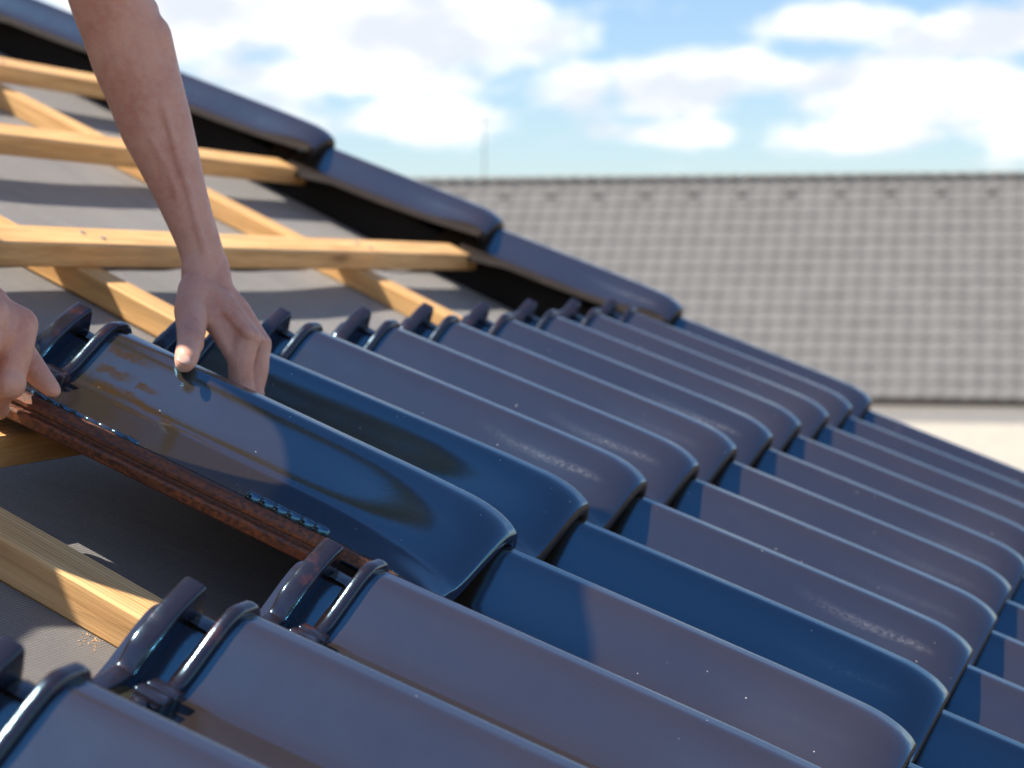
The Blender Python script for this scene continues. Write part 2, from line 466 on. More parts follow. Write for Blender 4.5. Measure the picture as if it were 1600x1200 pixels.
for i, e1, ds, dn, m in ((0, 1.975, .012, -.004, M_WOOD), (1, 1.975, .002, 0, M_WOOD2), (2, 1.975, 0, 0, M_WOOD), (3, 1.975, .004, 0, M_WOOD2), (4, 1.975, 0, 0, M_WOOD), (-1, 1.975, 0, 0, M_WOOD), (-2, 1.975, 0, 0, M_WOOD)):
    batten(i, -1.45, e1, ds, dn, m)
for e, m in zip(CBS, (M_WOOD, M_WOOD2, M_WOOD, M_WOOD)):
    mesh_obj("counter_batten", timber("counter_batten", 3.4, .055, .030, int(e*100), m), (), house, Matrix.Translation((-2.28, e, N_CB-.030)))
nail = MB()
nail.grid([[(r*math.cos(2*PI*j/9), r*math.sin(2*PI*j/9), z) for j in range(9)] for r, z in ((.0042, -.002), (.0042, .0008), (.0034, .0013), (.0003, .0015))], closed=True)
nail_me = nail.mesh("nail_head", recalc=True); nail_me.materials.append(M_STEEL)
for i, ds in ((0, .012), (1, .002), (2, 0), (3, .004), (4, 0)):
    for e in CBS[1:]:
        for q in (-.013, .012):
            mesh_obj("nail_head", nail_me, (), house, Matrix.Translation((HS-.006-i*LC+ds+q*.6, e+.027+q, N_BAT+.0004)))
mb = MB(); mb.box(-2.3, 1.14, 1.985, 2.015, N_MEM-.012, -.072)
mesh_obj("verge_board", bevel_mesh(mb.mesh("verge_board"), .002), [M_BOARD], house)

# ------------------------------------------------------------------ roof tile
YL, YR = -.166, .056
PD = .045                  # depth of the pan below the crest
S0 = HS-.052
def zcrest(s): return .015+.080*s
def tile_z(s, y):
    k = sst((s+.19)/.19)
    yf = -.062-.040*k*k
    if y < 0:
        h = sst((-y-.008)/(-yf-.008))
        z = -PD*h
        if y < yf:
            t = (y-yf)/(YL-yf); z -= .0028*math.sin(PI*min(1, t)) - .004*sst((t-.86)/.14)
    else:
        h = .9*sst((y-.008)/.046); z = -PD*h
    z += zcrest(s)
    z -= .016*sst((HS-.003-s)/.006)
    RN = .048
    if s > -RN:
        t = min(1, (s+RN)/RN); z -= (.0175-.006*h)*(1-math.sqrt(max(0, 1-t*t*.86)))
    if s > -.11: z -= .0030*((s+.11)/.11)**2
    return z
held_m = roofm(0, 0, 0) @ Matrix.Rotation(math.radians(1.7), 4, 'Y') @ Matrix.Rotation(math.radians(-1.3), 4, 'X')
HELD_INV = held_m.inverted()
def on_tile(px, py):
    o = HELD_INV @ Vector((0, 0, CAM_H)); d = HELD_INV.to_3x3() @ c2w(((px-800)/FPX, (py-600)/FPX, 1.0))
    t = 1.4
    while t < 2.2:
        q = o+d*t
        if YL < q.y < YR and q.z <= tile_z(q.x, q.y): break
        t += .0005
    return q.x, q.y
# brown streaks on the held tile: start, end and half width in metres on the tile
BROWN_STREAKS = []
for (a, c, w_) in (((172, 545), (240, 575), .0028), ((152, 574), (210, 595), .0032), ((146, 598), (198, 622), .0036), ((192, 614), (262, 660), .0030),
                   ((176, 630), (245, 662), .0026), ((212, 603), (250, 615), .0024), ((250, 655), (276, 664), .0050), ((264, 662), (350, 706), .0014)):
    BROWN_STREAKS.append(on_tile(*a)+on_tile(*c)+(w_,))
def on_laid(px, py, m):
    global HELD_INV
    keep = HELD_INV; HELD_INV = m.inverted(); r = on_tile(px, py); HELD_INV = keep
    return r
PALE_STREAK = on_laid(1266, 931, roofm(2*WT, LC, 0))+on_laid(1459, 1022, roofm(2*WT, LC, 0))
print("SCUFF", PALE_STREAK, on_laid(1141, 1072, roofm(0, LC, 0)), on_laid(1359, 1178, roofm(0, LC, 0)))
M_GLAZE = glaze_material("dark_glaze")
def head_material():
    m, nt, b = mat("thin_brown_glaze"); g = NT(nt); v = g.coord(rand=True)  # darker than the body glaze, standing in for dark reflections; reddish patches are wear
    col = g.mix(g.rng(g.noise(v, 45, 5, .6), .56, .76), (0.015, 0.011, 0.014), (0.080, 0.027, 0.015))
    g.l(col, b.inputs['Base Color']); g.l(g.rng(g.noise(v, 70, 4), .3, .7, .13, .28), b.inputs['Roughness'])
    b.inputs['IOR'].default_value = 1.85; b.inputs['Specular Tint'].default_value = (.42, .72, 1, 1)
    g.l(g.bump(g.noise(v, 160, 4), .22, .0012), b.inputs['Normal'])
    return m
M_HEAD = head_material()
M_GLAZE_STREAKED = glaze_material("dark_glaze_with_mud_runs", True)
def s_samples():
    r = [S0]; x = S0
    while x < HS-.012: x += .008; r.append(x)
    for k in range(1, 9): r.append(HS-.012+.003*k)
    x = r[-1]
    while x < -.05: x += .014; r.append(min(x, -.05))
    for k in range(1, 6): r.append(-.05+.002*k/5)
    for k in range(1, 13): r.append(-.048+.048*math.sin(k/12*PI/2))
    r[-1] = 0.0
    return r
def tile_mesh(YL=YL):
    S = s_samples(); NY = 54
    Y = [YL+(YR-YL)*j/NY for j in range(NY+1)]
    mb = MB()
    top = [[(s, y, tile_z(s, y)) for y in Y] for s in S]
    mb.grid(top)
    last = top[-1]
    TH = .0125
    lip = [[(p[0], p[1], p[2]) for p in last], [(p[0]+.0016, p[1], p[2]-.0015) for p in last], [(p[0]+.0018, p[1], p[2]-.006) for p in last],
           [(p[0]+.0006, p[1], p[2]-TH+.001) for p in last], [(p[0]-.0015, p[1], p[2]-TH-.0005) for p in last], [(p[0]-.012, p[1], p[2]-TH+.0005) for p in last]]
    def drop(y): return .010*sst((y+.150)/.05)*sst((-.004-y)/.03)
    for r_i in (2, 3, 4): lip[r_i] = [(p[0]-(.0 if r_i < 4 else .001), p[1], p[2]-drop(p[1])*(.5, 1, 1)[r_i-2]) for p in lip[r_i]]
    mb.grid(lip, mi=2)
    Sb = [S0, HS, -.30, -.2, -.1, -.032, -.012, -.002]; Yb = Y[::3]
    mb.grid([[(s, y, tile_z(s, y)-TH) for y in Yb] for s in Sb], flip=True, mi=1)
    mb.grid([[(s, YR, tile_z(s, YR)) for s in S], [(s, YR+.002, tile_z(s, YR)-.004) for s in S], [(s, YR, tile_z(s, YR)-TH) for s in S]], mi=0)
    mb.grid([[(s, YL, tile_z(s, YL)) for s in S], [(s, YL, tile_z(s, YL)-TH) for s in S]], flip=True, mi=1)
    mb.grid([[(S0, y, tile_z(S0, y)) for y in Y], [(S0, y, tile_z(S0, y)-TH) for y in Y]], flip=True, mi=1)
    return mb.mesh("tile_body", sm=True, recalc=False)
def smooth_path(ctrl, n):
    # Catmull-Rom through the control points
    out_ = []
    m = len(ctrl)
    for i in range(n):
        t = i/(n-1)*(m-1); k = min(int(t), m-2); f = t-k
        P = [ctrl[max(0, k-1)], ctrl[k], ctrl[k+1], ctrl[min(m-1, k+2)]]
        out_.append(tuple(.5*((2*P[1][a])+(-P[0][a]+P[2][a])*f+(2*P[0][a]-5*P[1][a]+4*P[2][a]-P[3][a])*f*f+(-P[0][a]+3*P[1][a]-3*P[2][a]+P[3][a])*f**3) for a in range(3)))
    return out_
def endround(t, w=.05, mn=.45):
    q = min(1, min(t, 1-t)/w); return mn+(1-mn)*math.sqrt(max(0, 1-(1-q)**2))
zb = lambda y: tile_z(HS-.03, y)
pan = tile_z(HS+.02, -.11)
cr = zcrest(HS)
def bar_mesh():
    x = HS-.034
    p_ = zb(-.09)
    c = [(x, -.158, zb(-.15)+.006), (x, -.115, zb(-.11)+.008), (x, -.080, p_+.010), (x, -.062, p_+.013), (x, -.054, p_+.017), (x, -.046, cr-.033), (x, -.035, cr-.0225), (x, -.024, cr-.0130), (x, -.013, cr-.0055), (x, -.002, cr+.0008)]
    path = smooth_path(c, 60)
    def sec(t):
        f = sst((t-.44)/.12); e = endround(t, .02, .75)
        return (.0072+.0010*f)*e, (.0058+.0010*f)*e, (.012+.020*f)
    return sweep(path, sec, "head_bar", 20)
def rib_mesh(short=False):
    c = [(HS, -.060-.05, pan+.001), (HS, -.078, tile_z(HS+.01, -.078)+.002)]
    for y in (-.062, -.050, -.038, -.026, -.014, 0, .012, .022): c.append((HS, y, tile_z(HS+.008, y)+.0012))
    if short: c = c[4:]
    path = smooth_path(c, 44)
    return sweep(path, lambda t: (.0050*endround(t, .05, .5), .0046*endround(t, .05, .5), 0), "weather_rib", 12)
def trough_mesh():
    mb = MB()   # plug closing the trough near the crest
    rows = []
    for y in (-.014, -.010, -.002, .006, .010):
        z = zcrest(HS)-.017; k = 1-abs(y+.002)/.014
        rows.append([(HS-.034, y, z-.006), (HS-.024, y, z+.004*k), (HS-.012, y, z+.003*k), (HS-.002, y, z-.004)])
    mb.grid(rows, flip=True)
    return mb.mesh("trough_plug", sm=True)
def lug_mesh():
    mb = MB()
    for (y0, y1) in ((-.097, -.084), (-.081, -.068)):
        z = tile_z(HS+.02, -.085)
        mb.box(HS-.010, HS+.012, y0, y1, z-.004, z+.009)
    mb.box(HS-.009, HS+.010, -.0975, -.0675, z-.004, z+.005)
    me = mb.mesh("lug"); bevel_mesh(me, .0028, 3); smooth(me); return me
def edge_mesh():
    """unglazed side lock along the left edge"""
    mb = MB()
    S = [S0+.004, HS, -.34, -.28, -.22, -.16, -.112, -.085]
    def prof(s):
        z = tile_z(s, YL); w = .00015*math.sin(s*170)
        P = [(-.1655, z-.0006), (-.1700+w, z-.0012), (-.1765, z-.0066+w), (-.1762, z-.0094), (-.1750, z-.0104), (-.1752, z-.0126), (-.1800+w, z-.0136), (-.1812, z-.0158), (-.1796+w, z-.0222), (-.1765, z-.0238), (-.166, z-.0238)]
        return [(s, y, zz) for y, zz in P]
    rows = [prof(s) for s in S]
    mb.grid(rows, flip=True); mb.face(rows[0]); mb.face(rows[-1])
    # thinner lip running on to the nose
    rows = []
    for s in (-.0855, -.06, -.03, -.006):
        z = tile_z(s, YL)
        rows.append([(s, -.1655, z-.001), (s, -.171, z-.002), (s, -.1715, z-.010), (s, -.165, z-.0118)])
    mb.grid(rows, flip=True); mb.face(rows[-1]); mb.face(rows[0])
    return mb.mesh("side_lock", recalc=True)
def teeth_mesh(upper):
    mb = MB()
    def blob(s, y, z, lx, ly, lz):
        rows = []
        for i in range(7):
            a = -PI/2+PI*i/6; r = []
            for j in range(8):
                b = 2*PI*j/8
                ca = math.copysign(abs(math.cos(a))**.55, math.cos(a)); cb = math.copysign(abs(math.cos(b))**.6, math.cos(b)); sb = math.copysign(abs(math.sin(b))**.6, math.sin(b))
                sa = math.copysign(abs(math.sin(a))**.55, math.sin(a))
                r.append((s+lx*ca*cb, y+ly*ca*sb, z+lz*sa))
            rows.append(r)
        mb.grid(rows, closed=True)
    if upper:
        for k in range(10): s = HS+.012+.0125*k; blob(s, -.1625, tile_z(s, -.1625)-.0002, .0072, .0035, .0030)
    else:
        for k in range(6): s = -.154+.0118*k; blob(s, -.1648, tile_z(s, -.1648)+.0006, .0074, .0042, .0050)
    return mb.mesh("drip_teeth", sm=True, recalc=True)
def cheek_mesh():
    """side flange of a verge tile"""
    mb = MB(); S = [-.40, -.3, -.2, -.1, -.04, -.012, 0]
    mb.grid([[(s, YR-.002, tile_z(s, YR)+.001) for s in S], [(s, YR+.012, tile_z(s, YR)-.010) for s in S], [(s, YR+.016, -.12+zcrest(s)) for s in S], [(s, YR+.004, -.12+zcrest(s)) for s in S], [(s, YR, tile_z(s, YR)-.010) for s in S]], flip=True)
    return mb.mesh("side_flange", sm=False, recalc=True)
def strip_mesh(YL=YL):
    mb = MB(); rows = []
    for s in (-.40, -.3, -.2, -.1, -.006):
        z = tile_z(s, YL); rows.append([(s, YL+.0005, z-.001), (s, YL-.006, z-.002), (s, YL-.007, z-.011), (s, YL+.002, z-.0128)])
    mb.grid(rows, flip=True); mb.face(rows[-1]); mb.face(rows[0])
    return mb.mesh("edge_strip", recalc=True)
ME = {}
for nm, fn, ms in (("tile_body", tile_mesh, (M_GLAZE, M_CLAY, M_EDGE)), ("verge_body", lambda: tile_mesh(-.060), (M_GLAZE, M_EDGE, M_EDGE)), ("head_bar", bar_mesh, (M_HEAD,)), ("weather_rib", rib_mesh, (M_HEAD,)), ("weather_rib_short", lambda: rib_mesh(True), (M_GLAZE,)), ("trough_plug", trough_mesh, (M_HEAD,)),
                   ("lug", lug_mesh, (M_HEAD,)), ("side_lock", edge_mesh, (M_CLAY,)), ("drip_teeth", lambda: teeth_mesh(True), (M_GLAZE,)), ("rear_teeth", lambda: teeth_mesh(False), (M_GLAZE,)), ("side_flange", cheek_mesh, (M_GLAZE, )), ("edge_strip", strip_mesh, (M_EDGE, )), ("edge_strip_short", lambda: strip_mesh(-.060), (M_EDGE, ))):
    me = fn(); [me.materials.append(m) for m in ms]; ME[nm] = me
PARTS = ("head_bar", "weather_rib", "trough_plug", "lug", "side_lock", "drip_teeth", "rear_teeth")
def build_tile(name, m, verge=0, parent=None):
    """the glazed body carries the ribs and the raw edge as its own parts"""
    t = mesh_obj(name, ME["verge_body" if verge == 2 else "tile_body"], (), parent, m)
    for p in (PARTS, VPARTS, ("weather_rib_short", "edge_strip_short", "side_flange"))[verge]:
        mesh_obj({"rear_teeth": "drip_teeth", "weather_rib_short": "weather_rib", "edge_strip_short": "edge_strip"}.get(p, p), ME[p], (), t)
    return t
rnd = random.Random(3)
def jit(e, s, n=0):
    m = Matrix.Translation((s+rnd.uniform(-.0022, .0022), e+rnd.uniform(-.0012, .0012), n+rnd.uniform(-.0004, .0006))) #.uniform(-.0012, .0012), s+rnd.uniform(-.0022, .0022), n+rnd.uniform(-.0004, .0006))
    return m @ Matrix.Rotation(rnd.uniform(-.0035, .0035), 4, 'Z') @ Matrix.Rotation(rnd.uniform(-.004, .004), 4, 'X')
VPARTS = ("head_bar", "weather_rib", "trough_plug", "lug", "edge_strip", "side_flange")
# the tile in the worker's hands is a thing of its own, the laid ones belong to the roof
held = build_tile("roof_tile", held_m)
tag(held, "dark glossy roof tile gripped by both hands, brown mud runs and raw rusty edge", "roof tile", None, "thing")
me2 = ME["tile_body"].copy(); me2.materials.clear(); me2.materials.append(M_GLAZE_STREAKED); me2.materials.append(M_CLAY); me2.materials.append(M_EDGE); held.data = me2
for row, k0 in ((0, 1), (1, -5), (2, -2)):
    for k in range(k0, 9): build_tile("roof_tile", jit(k*WT, row*LC), 0, house)
for i in range(-4, 3): build_tile("verge_tile", jit(9*WT, i*LC, -.003 if i > -2 else -.006), 2 if i < 0 else 1, house)

# two unseen piles of loose tiles, added to shade the gap and counter batten
for e0 in (-.66, -.40):
    for q in range(7):
        t = build_tile("roof_tile", roofm(e0+rnd.uniform(-.006, .006), -.70-(e0+.4)*.45+rnd.uniform(-.01, .01), N_BAT+.060+q*.042) @ Matrix.Rotation(.35+rnd.uniform(-.03, .03), 4, 'Z'))
        tag(t, "loose dark tile, %s in the %s pile beside the worker" % (("lowest", "second lowest", "third from below", "middle one", "third from the top", "second from the top", "topmost")[q], "nearer" if e0 < -.5 else "farther"), "roof tile", "loose tiles piled on the battens", "thing")

# ------------------------------------------------------------------ neighbouring house
YAW = math.radians(13)
r_ = Vector((math.cos(YAW), -math.sin(YAW), 0)); f_ = Vector((-math.sin(YAW), -math.cos(YAW), 0))
Pe = Vector(((1485-800)/FPX*35, 35, CAM_H-(624-431)/FPX*35))
RISE, RUN = 3.80, 4.13
SL = math.hypot(RISE, RUN); up_ = (Vector((0, 0, 1))*RISE - f_*RUN).normalized(); nn = r_.cross(up_).normalized()
nb = empty("neighbour_house", axes(r_, up_, nn, Pe))
tag(nb, "white house with pale grey tiled roof standing beyond the dark roof, out of focus", "house", None, "thing")
TW, TL = .298, SL/16.0
def ntile():
    mb = MB(); NJ = 8; rows = []
    f = lambda q: .023*(.5+.5*math.cos(2*PI*(q-.28)))**1.4
    for v, dz in ((0., -.014), (0., .024), (TL*1.06, .002)):
        rows.append([(TW*j/NJ, v, f(j/NJ)+dz) for j in range(NJ+1)])
    mb.grid(rows, flip=False)
    me = mb.mesh("roof_tile_grey", sm=False); return me
nt_me = ntile(); nt_me.materials.append(M_GREYTILE)
bm_ = bmesh.new(); bm_.from_mesh(nt_me); bmesh.ops.recalc_face_normals(bm_, faces=bm_.faces); bm_.faces.ensure_lookup_table()
if sum(f.normal.z for f in bm_.faces) < 0: bmesh.ops.reverse_faces(bm_, faces=bm_.faces)
bm_.to_mesh(nt_me); bm_.free()
cells = []
for c in range(-46, 20):
    for r in range(16):
        u, v = c*TW, r*TL
        w = nb.matrix_basis @ Vector((u+TW/2, v+TL/2, 0))
        px = 800+FPX*w.x/w.y; py = 431-FPX*(w.z-CAM_H)/w.y
        edge_y = 628+(px-1358)*.47
        vis = px < 1615 and py < edge_y and px > 640
        cells.append((0 if vis else 1, w.length, u, v))
cells.sort()
vcells, rest = cells[:300], cells[300:]
for (_, _, u, v) in vcells:
    mesh_obj("roof_tile_grey", nt_me, (), nb, None, Matrix.Translation((u+random.uniform(-.003, .003), v, random.uniform(-.002, .004))) @ Matrix.Rotation(random.uniform(-.01, .01), 4, 'X'))
mb = MB()
for (_, _, u, v) in rest:
    b0 = len(mb.v); dz = random.uniform(-.002, .004)
    mb.v += [(p.co.x+u, p.co.y+v, p.co.z+dz) for p in nt_me.vertices]
    for p in nt_me.polygons: mb.f.append(tuple(b0+i for i in p.vertices)); mb.m.append(0)
o = mesh_obj("roof_tiles_far", mb.mesh("roof_tiles_far"), [M_GREYTILE], nb); o.name = "tile_field"; o['kind'] = 'stuff'
# ridge caps and vent tiles
def half_pipe(L, r0, r1):
    mb = MB(); rows = []
    for i, (x, r) in enumerate(((0, r1), (.03, r1), (.035, r0), (L, r0*.97))):
        rows.append([(x, r*math.cos(PI*j/9), r*.42*math.sin(PI*j/9)) for j in range(10)])
    mb.grid(rows); mb.face(rows[0])
    return mb.mesh("ridge_cap", sm=True, recalc=True)
rc = half_pipe(.36, .125, .14); rc.materials.append(plain("ridge_concrete", (0.23, 0.205, 0.185), .95, 4, .1))
tilt = Matrix.Rotation(-math.atan2(RISE, RUN), 4, 'X')
vent = MB(); vent.box(-.06, .06, -.05, .06, 0, .07); vent_me = bevel_mesh(vent.mesh("vent"), .02, 2); vent_me.materials.append(M_GREYDARK)
for i in range(-40, 17):
    mesh_obj("ridge_cap", rc, (), nb, None, Matrix.Translation((i*.34, SL+.02, .03)) @ tilt)
for i in range(-15, 7):
    mesh_obj("vent", vent_me, (), nb, None, Matrix.Translation((i*TW*3-.30, SL-.48, .02)))
x0, x1 = -46*TW, 20*TW
inv = nb.matrix_basis.inverted()
def nbox(name, a0, a1, b0, b1, z0, z1, m, par=nb):
    """a along the ridge, b towards the camera from the eave, z world height"""
    mb = MB(); P = []
    for z in (z0, z1):
        for (a, b) in ((a0, b0), (a1, b0), (a1, b1), (a0, b1)):
            p = Pe + r_*a + f_*b; p.z = z; P.append(inv @ p)
    for q in ((0, 1, 2, 3), (4, 5, 6, 7), (0, 1, 5, 4), (1, 2, 6, 5), (2, 3, 7, 6), (3, 0, 4, 7)): mb.face([P[i] for i in q])
    return mesh_obj(name, mb.mesh(name, recalc=True), [m], par)
ez = Pe.z
nbox("wall", x0+.3, x1-.3, -2*RUN+.3, -.05, 0, ez-.16, M_WHITE)
nbox("soffit", x0+.02, x1-.02, -.052, -.02, ez-.15, ez-.11, M_WHITE)
# gutter: half round channel along the eave
mb = MB(); rows = []
for x in (x0, x1):
    row = []
    for j in range(9):
        a = PI+PI*j/8
        p = Pe + r_*x + f_*(-.005+.042*math.cos(a)); p.z = ez-.015+.06*math.sin(a); row.append(inv @ p)
    for j in range(8, -1, -1):
        a = PI+PI*j/8
        p = Pe + r_*x + f_*(-.005+.037*math.cos(a)); p.z = ez-.012+.055*math.sin(a); row.append(inv @ p)
    rows.append(row)
mb.grid(rows, closed=True); mesh_obj("gutter", mb.mesh("gutter", sm=False, recalc=True), [M_GUTTER], nb)
nbox("fascia", x0, x1, -.048, -.03, ez-.15, ez-.012, M_GUTTER)
# gable ends and back slope
mb = MB()
for a in (x0+.3, x1-.3):
    pts = [Pe+r_*a+f_*(-.05), Pe+r_*a-f_*(2*RUN-.45), Pe+r_*a-f_*RUN]
    pts[0].z = ez-.16; pts[1].z = ez-.16; pts[2].z = ez+RISE-.25
    mb.face([inv @ p for p in pts])
mesh_obj("gable_wall", mb.mesh("gable_wall"), [M_WHITE], nb)
pts = []
for (a, b, z) in ((x0, -RUN, ez+RISE), (x1, -RUN, ez+RISE), (x1, -2*RUN, ez), (x0, -2*RUN, ez)):
    p = Pe+r_*a+f_*b; p.z = z; pts.append(inv @ p)
mb = MB(); mb.face(pts)
pts = []
for (a, b, z) in ((x0, -RUN, ez+RISE-.05), (x1, -RUN, ez+RISE-.05), (x1, 0, ez-.05), (x0, 0, ez-.05)):
    p = Pe+r_*a+f_*b; p.z = z; pts.append(inv @ p)
mb.face(pts)
mesh_obj("roof_slab", mb.mesh("roof_slab"), [M_GREYTILE], nb)

# thin aerial mast behind the ridge
def rod(mb, a, b, r, n=7):
    a, b = Vector(a), Vector(b); d = (b-a).normalized(); u = d.orthogonal().normalized(); v = d.cross(u)
    mb.grid([[p+u*r*math.cos(2*PI*j/n)+v*r*math.sin(2*PI*j/n) for j in range(n)] for p in (a, b)], closed=True)
am = Vector(((757-800)/FPX*46, 46, 0)); zt = CAM_H+(431-182)/FPX*46
mast = empty("aerial_mast", Matrix.Translation((am.x, am.y, 0))); tag(mast, "thin grey aerial mast rising behind the grey roof ridge against the sky", "aerial")
mb = MB(); rod(mb, (0, 0, 0), (0, 0, zt), .015); mesh_obj("pole", mb.mesh("pole", recalc=True), [M_STEEL], mast)
mb = MB(); rod(mb, (-.16, 0, zt-.15), (.16, 0, zt-.15), .006)
for k in range(4): rod(mb, (-.14+.09*k, -.16, zt-.15), (-.14+.09*k, .16, zt-.15), .004)
mesh_obj("antenna", mb.mesh("antenna", recalc=True), [M_STEEL], mast)

# ------------------------------------------------------------------ worker
def at(px, py, depth):
    return c2w(((px-800)/FPX*depth, (py-600)/FPX*depth, depth)) + Vector((0, 0, CAM_H))
def PXR(r, depth): return r/FPX*depth
class Flesh:
    def __init__(s): s.bm = bmesh.new()
    def ball(s, p, r, sc=(1, 1, 1), rot=None, sub=3):
        m = Matrix.Translation(p) @ (rot.to_4x4() if rot else Matrix.Identity(4)) @ Matrix.Diagonal((r*sc[0], r*sc[1], r*sc[2], 1))
        bmesh.ops.create_icosphere(s.bm, subdivisions=sub, radius=1, matrix=m)
    def cap(s, p, q, r0, r1, flat=1.0, wide=None):
        """tapered limb with ball ends; flat squeezes it across 'wide'"""
        p, q = Vector(p), Vector(q); d = q-p; L = d.length
        if L < 1e-6: return
        d /= L
        u = (wide - d*wide.dot(d)).normalized() if wide is not None else d.orthogonal().normalized()
        v = d.cross(u); n = 20; rows = []
        m = max(4, int(L/min(r0, r1)*3))
        sec = []
        for i in range(5): a = PI/2*(1-i/5); sec.append((-r0*math.sin(a), r0*math.cos(a)))
        for i in range(m+1): t = i/m; sec.append((L*t, r0+(r1-r0)*t))
        for i in range(1, 6): a = PI/2*i/5; sec.append((L+r1*math.sin(a), r1*math.cos(a)))
        for (x, r) in sec:
            r = max(r, 1e-5)
            rows.append([s.bm.verts.new(p+d*x+u*r*math.cos(2*PI*j/n)+v*r*flat*math.sin(2*PI*j/n)) for j in range(n)])
        for i in range(len(rows)-1):
            for j in range(n): s.bm.faces.new((rows[i][j], rows[i][(j+1) % n], rows[i+1][(j+1) % n], rows[i+1][j]))
        s.bm.faces.new(rows[0][::-1]); s.bm.faces.new(rows[-1])
    def chain(s, pts, flat=1.0, wide=None):
        for (a, ra), (b, rb) in zip(pts, pts[1:]): s.cap(a, b, ra, rb, flat, wide)
    def build(s, name, voxel, m, it=6, fac=.5, parent=None):
        bmesh.ops.recalc_face_normals(s.bm, faces=s.bm.faces)
        me = bpy.data.meshes.new(name+"_raw"); s.bm.to_mesh(me); s.bm.free()
        o = link(bpy.data.objects.new(name, me))
        r = o.modifiers.new("r", 'REMESH'); r.mode = 'VOXEL'; r.voxel_size = voxel
        sm_ = o.modifiers.new("s", 'SMOOTH'); sm_.iterations = it; sm_.factor = fac
        bpy.context.view_layer.update()
        ev = o.evaluated_get(bpy.context.evaluated_depsgraph_get())
        nm = bpy.data.meshes.new_from_object(ev); o.modifiers.clear(); o.data = nm; nm.name = name
        bpy.data.meshes.remove(me)
        nm.materials.clear(); nm.materials.append(m); smooth(nm)
        if parent: set_parent(o, parent)
        return o
RX = c2w((1, 0, 0)); 
B = Flesh()
# left arm: forearm seen nearly in profile, hand hanging from it
Dp = 1.915
arm = [((150, -80), 66, 1.87), ((171, 0), 62, 1.89), ((193, 50), 64, 1.90), ((206, 90), 64, 1.905), ((222, 130), 62, 1.91), ((245, 200), 57, 1.915), ((262, 245), 50, 1.915), ((280, 295), 42, 1.915),
       ((296, 340), 37, 1.915), ((309, 375), 34.5, 1.915), ((318, 405), 34, 1.915), ((322, 432), 35, 1.915)]
ap = [(at(p[0], p[1], d), PXR(r, d)) for p, r, d in arm]
LSH = rp(.07, -.70, .49)
B.chain([(LSH, .062), (ap[0][0], ap[0][1]*.95)])
B.chain(ap)
# forearm muscles and elbow point
B.cap(at(225, 60, 1.90), at(255, 175, 1.925), PXR(44, 1.9), PXR(40, 1.9)); B.ball(at(219, 46, 1.905), PXR(36, 1.9)); B.ball(at(217, 20, 1.90), PXR(32, 1.9))
# palm: fan of metacarpals
mcp = {'i': ((392, 530), 17, 1.885), 'm': ((408, 537), 16, 1.91), 'r': ((408, 545), 15, 1.935), 'p': ((398, 548), 13, 1.955)}
wr = {'i': ((312, 445), 22, 1.900), 'm': ((325, 440), 24, 1.915), 'r': ((335, 443), 22, 1.930), 'p': ((335, 450), 19, 1.945)}
for k in 'imrp':
    a, b = wr[k], mcp[k]
    mid = ((a[0][0]*.5+b[0][0]*.5+2, a[0][1]*.5+b[0][1]*.5-3), (a[1]+b[1])/2+3, (a[2]+b[2])/2)
    B.chain([(at(*x[0], x[2]), PXR(x[1], x[2])) for x in (a, mid, b)])
    B.ball(at(b[0][0]+2, b[0][1]-2, b[2]-.004), PXR(b[1]*.86, b[2]))
B.cap(at(318, 455, 1.905), at(362, 505, 1.905), PXR(27, 1.9), PXR(22, 1.9))
# fingers: down the far flank of the tile, tips curled back under its edge
for pts in ((((386, 528), 20, 1.882), ((376, 568), 20.5, 1.878), ((376, 608), 19, 1.878), ((362, 630), 14, 1.893), ((345, 622), 12.5, 1.90)),
            (((408, 537), 17, 1.910), ((401, 575), 17.5, 1.900), ((394, 617), 16.5, 1.895), ((380, 640), 13.5, 1.905), ((362, 634), 12, 1.915)),
            (((408, 545), 15, 1.935), ((405, 580), 15, 1.930), ((396, 620), 14, 1.925), ((378, 638), 12.5, 1.93), ((362, 630), 11, 1.935)),
            (((398, 548), 13, 1.955), ((394, 580), 13, 1.955), ((385, 612), 12, 1.950), ((370, 628), 11, 1.95), ((358, 622), 10, 1.955))):
    B.chain([(at(*p, d), PXR(r, d)) for p, r, d in pts])
    for (p, r, d) in pts[2:3]: B.ball(at(p[0]+2, p[1]-1, d), PXR(r*1.08, d))
B.cap(at(314, 412, 1.91), at(312, 470, 1.902), PXR(31, 1.91), PXR(29, 1.9)); B.cap(at(330, 415, 1.918), at(345, 470, 1.905), PXR(28, 1.91), PXR(24, 1.9))
B.cap(at(326, 490, 1.885), at(364, 556, 1.878), PXR(17, 1.88), PXR(13, 1.88))
# web and thumb
B.chain([(at(305, 452, 1.895), PXR(27, 1.9)), (at(299, 485, 1.875), PXR(27, 1.9)), (at(299, 515, 1.850), PXR(23.5, 1.86)), (at(297, 536, 1.828), PXR(20.5, 1.83)), (at(291, 560, 1.806), PXR(19, 1.81)), (at(289, 566, 1.802), PXR(16.5, 1.81))])
B.ball(at(298, 536, 1.826), PXR(21.5, 1.83))
B.cap(at(310, 490, 1.880), at(348, 512, 1.885), PXR(18, 1.88), PXR(14, 1.88)); B.cap(at(330, 480, 1.895), at(370, 520, 1.885), PXR(20, 1.9), PXR(16, 1.9))
# tendons on the back of the hand
for a, b in (((334, 462, 1.888), (388, 522, 1.872)), ((348, 458, 1.898), (404, 528, 1.895))):
    B.cap(at(*a), at(*b), .0042, .0050)
THUMB = (at(287, 561, 1.789), at(297, 536, 1.81))
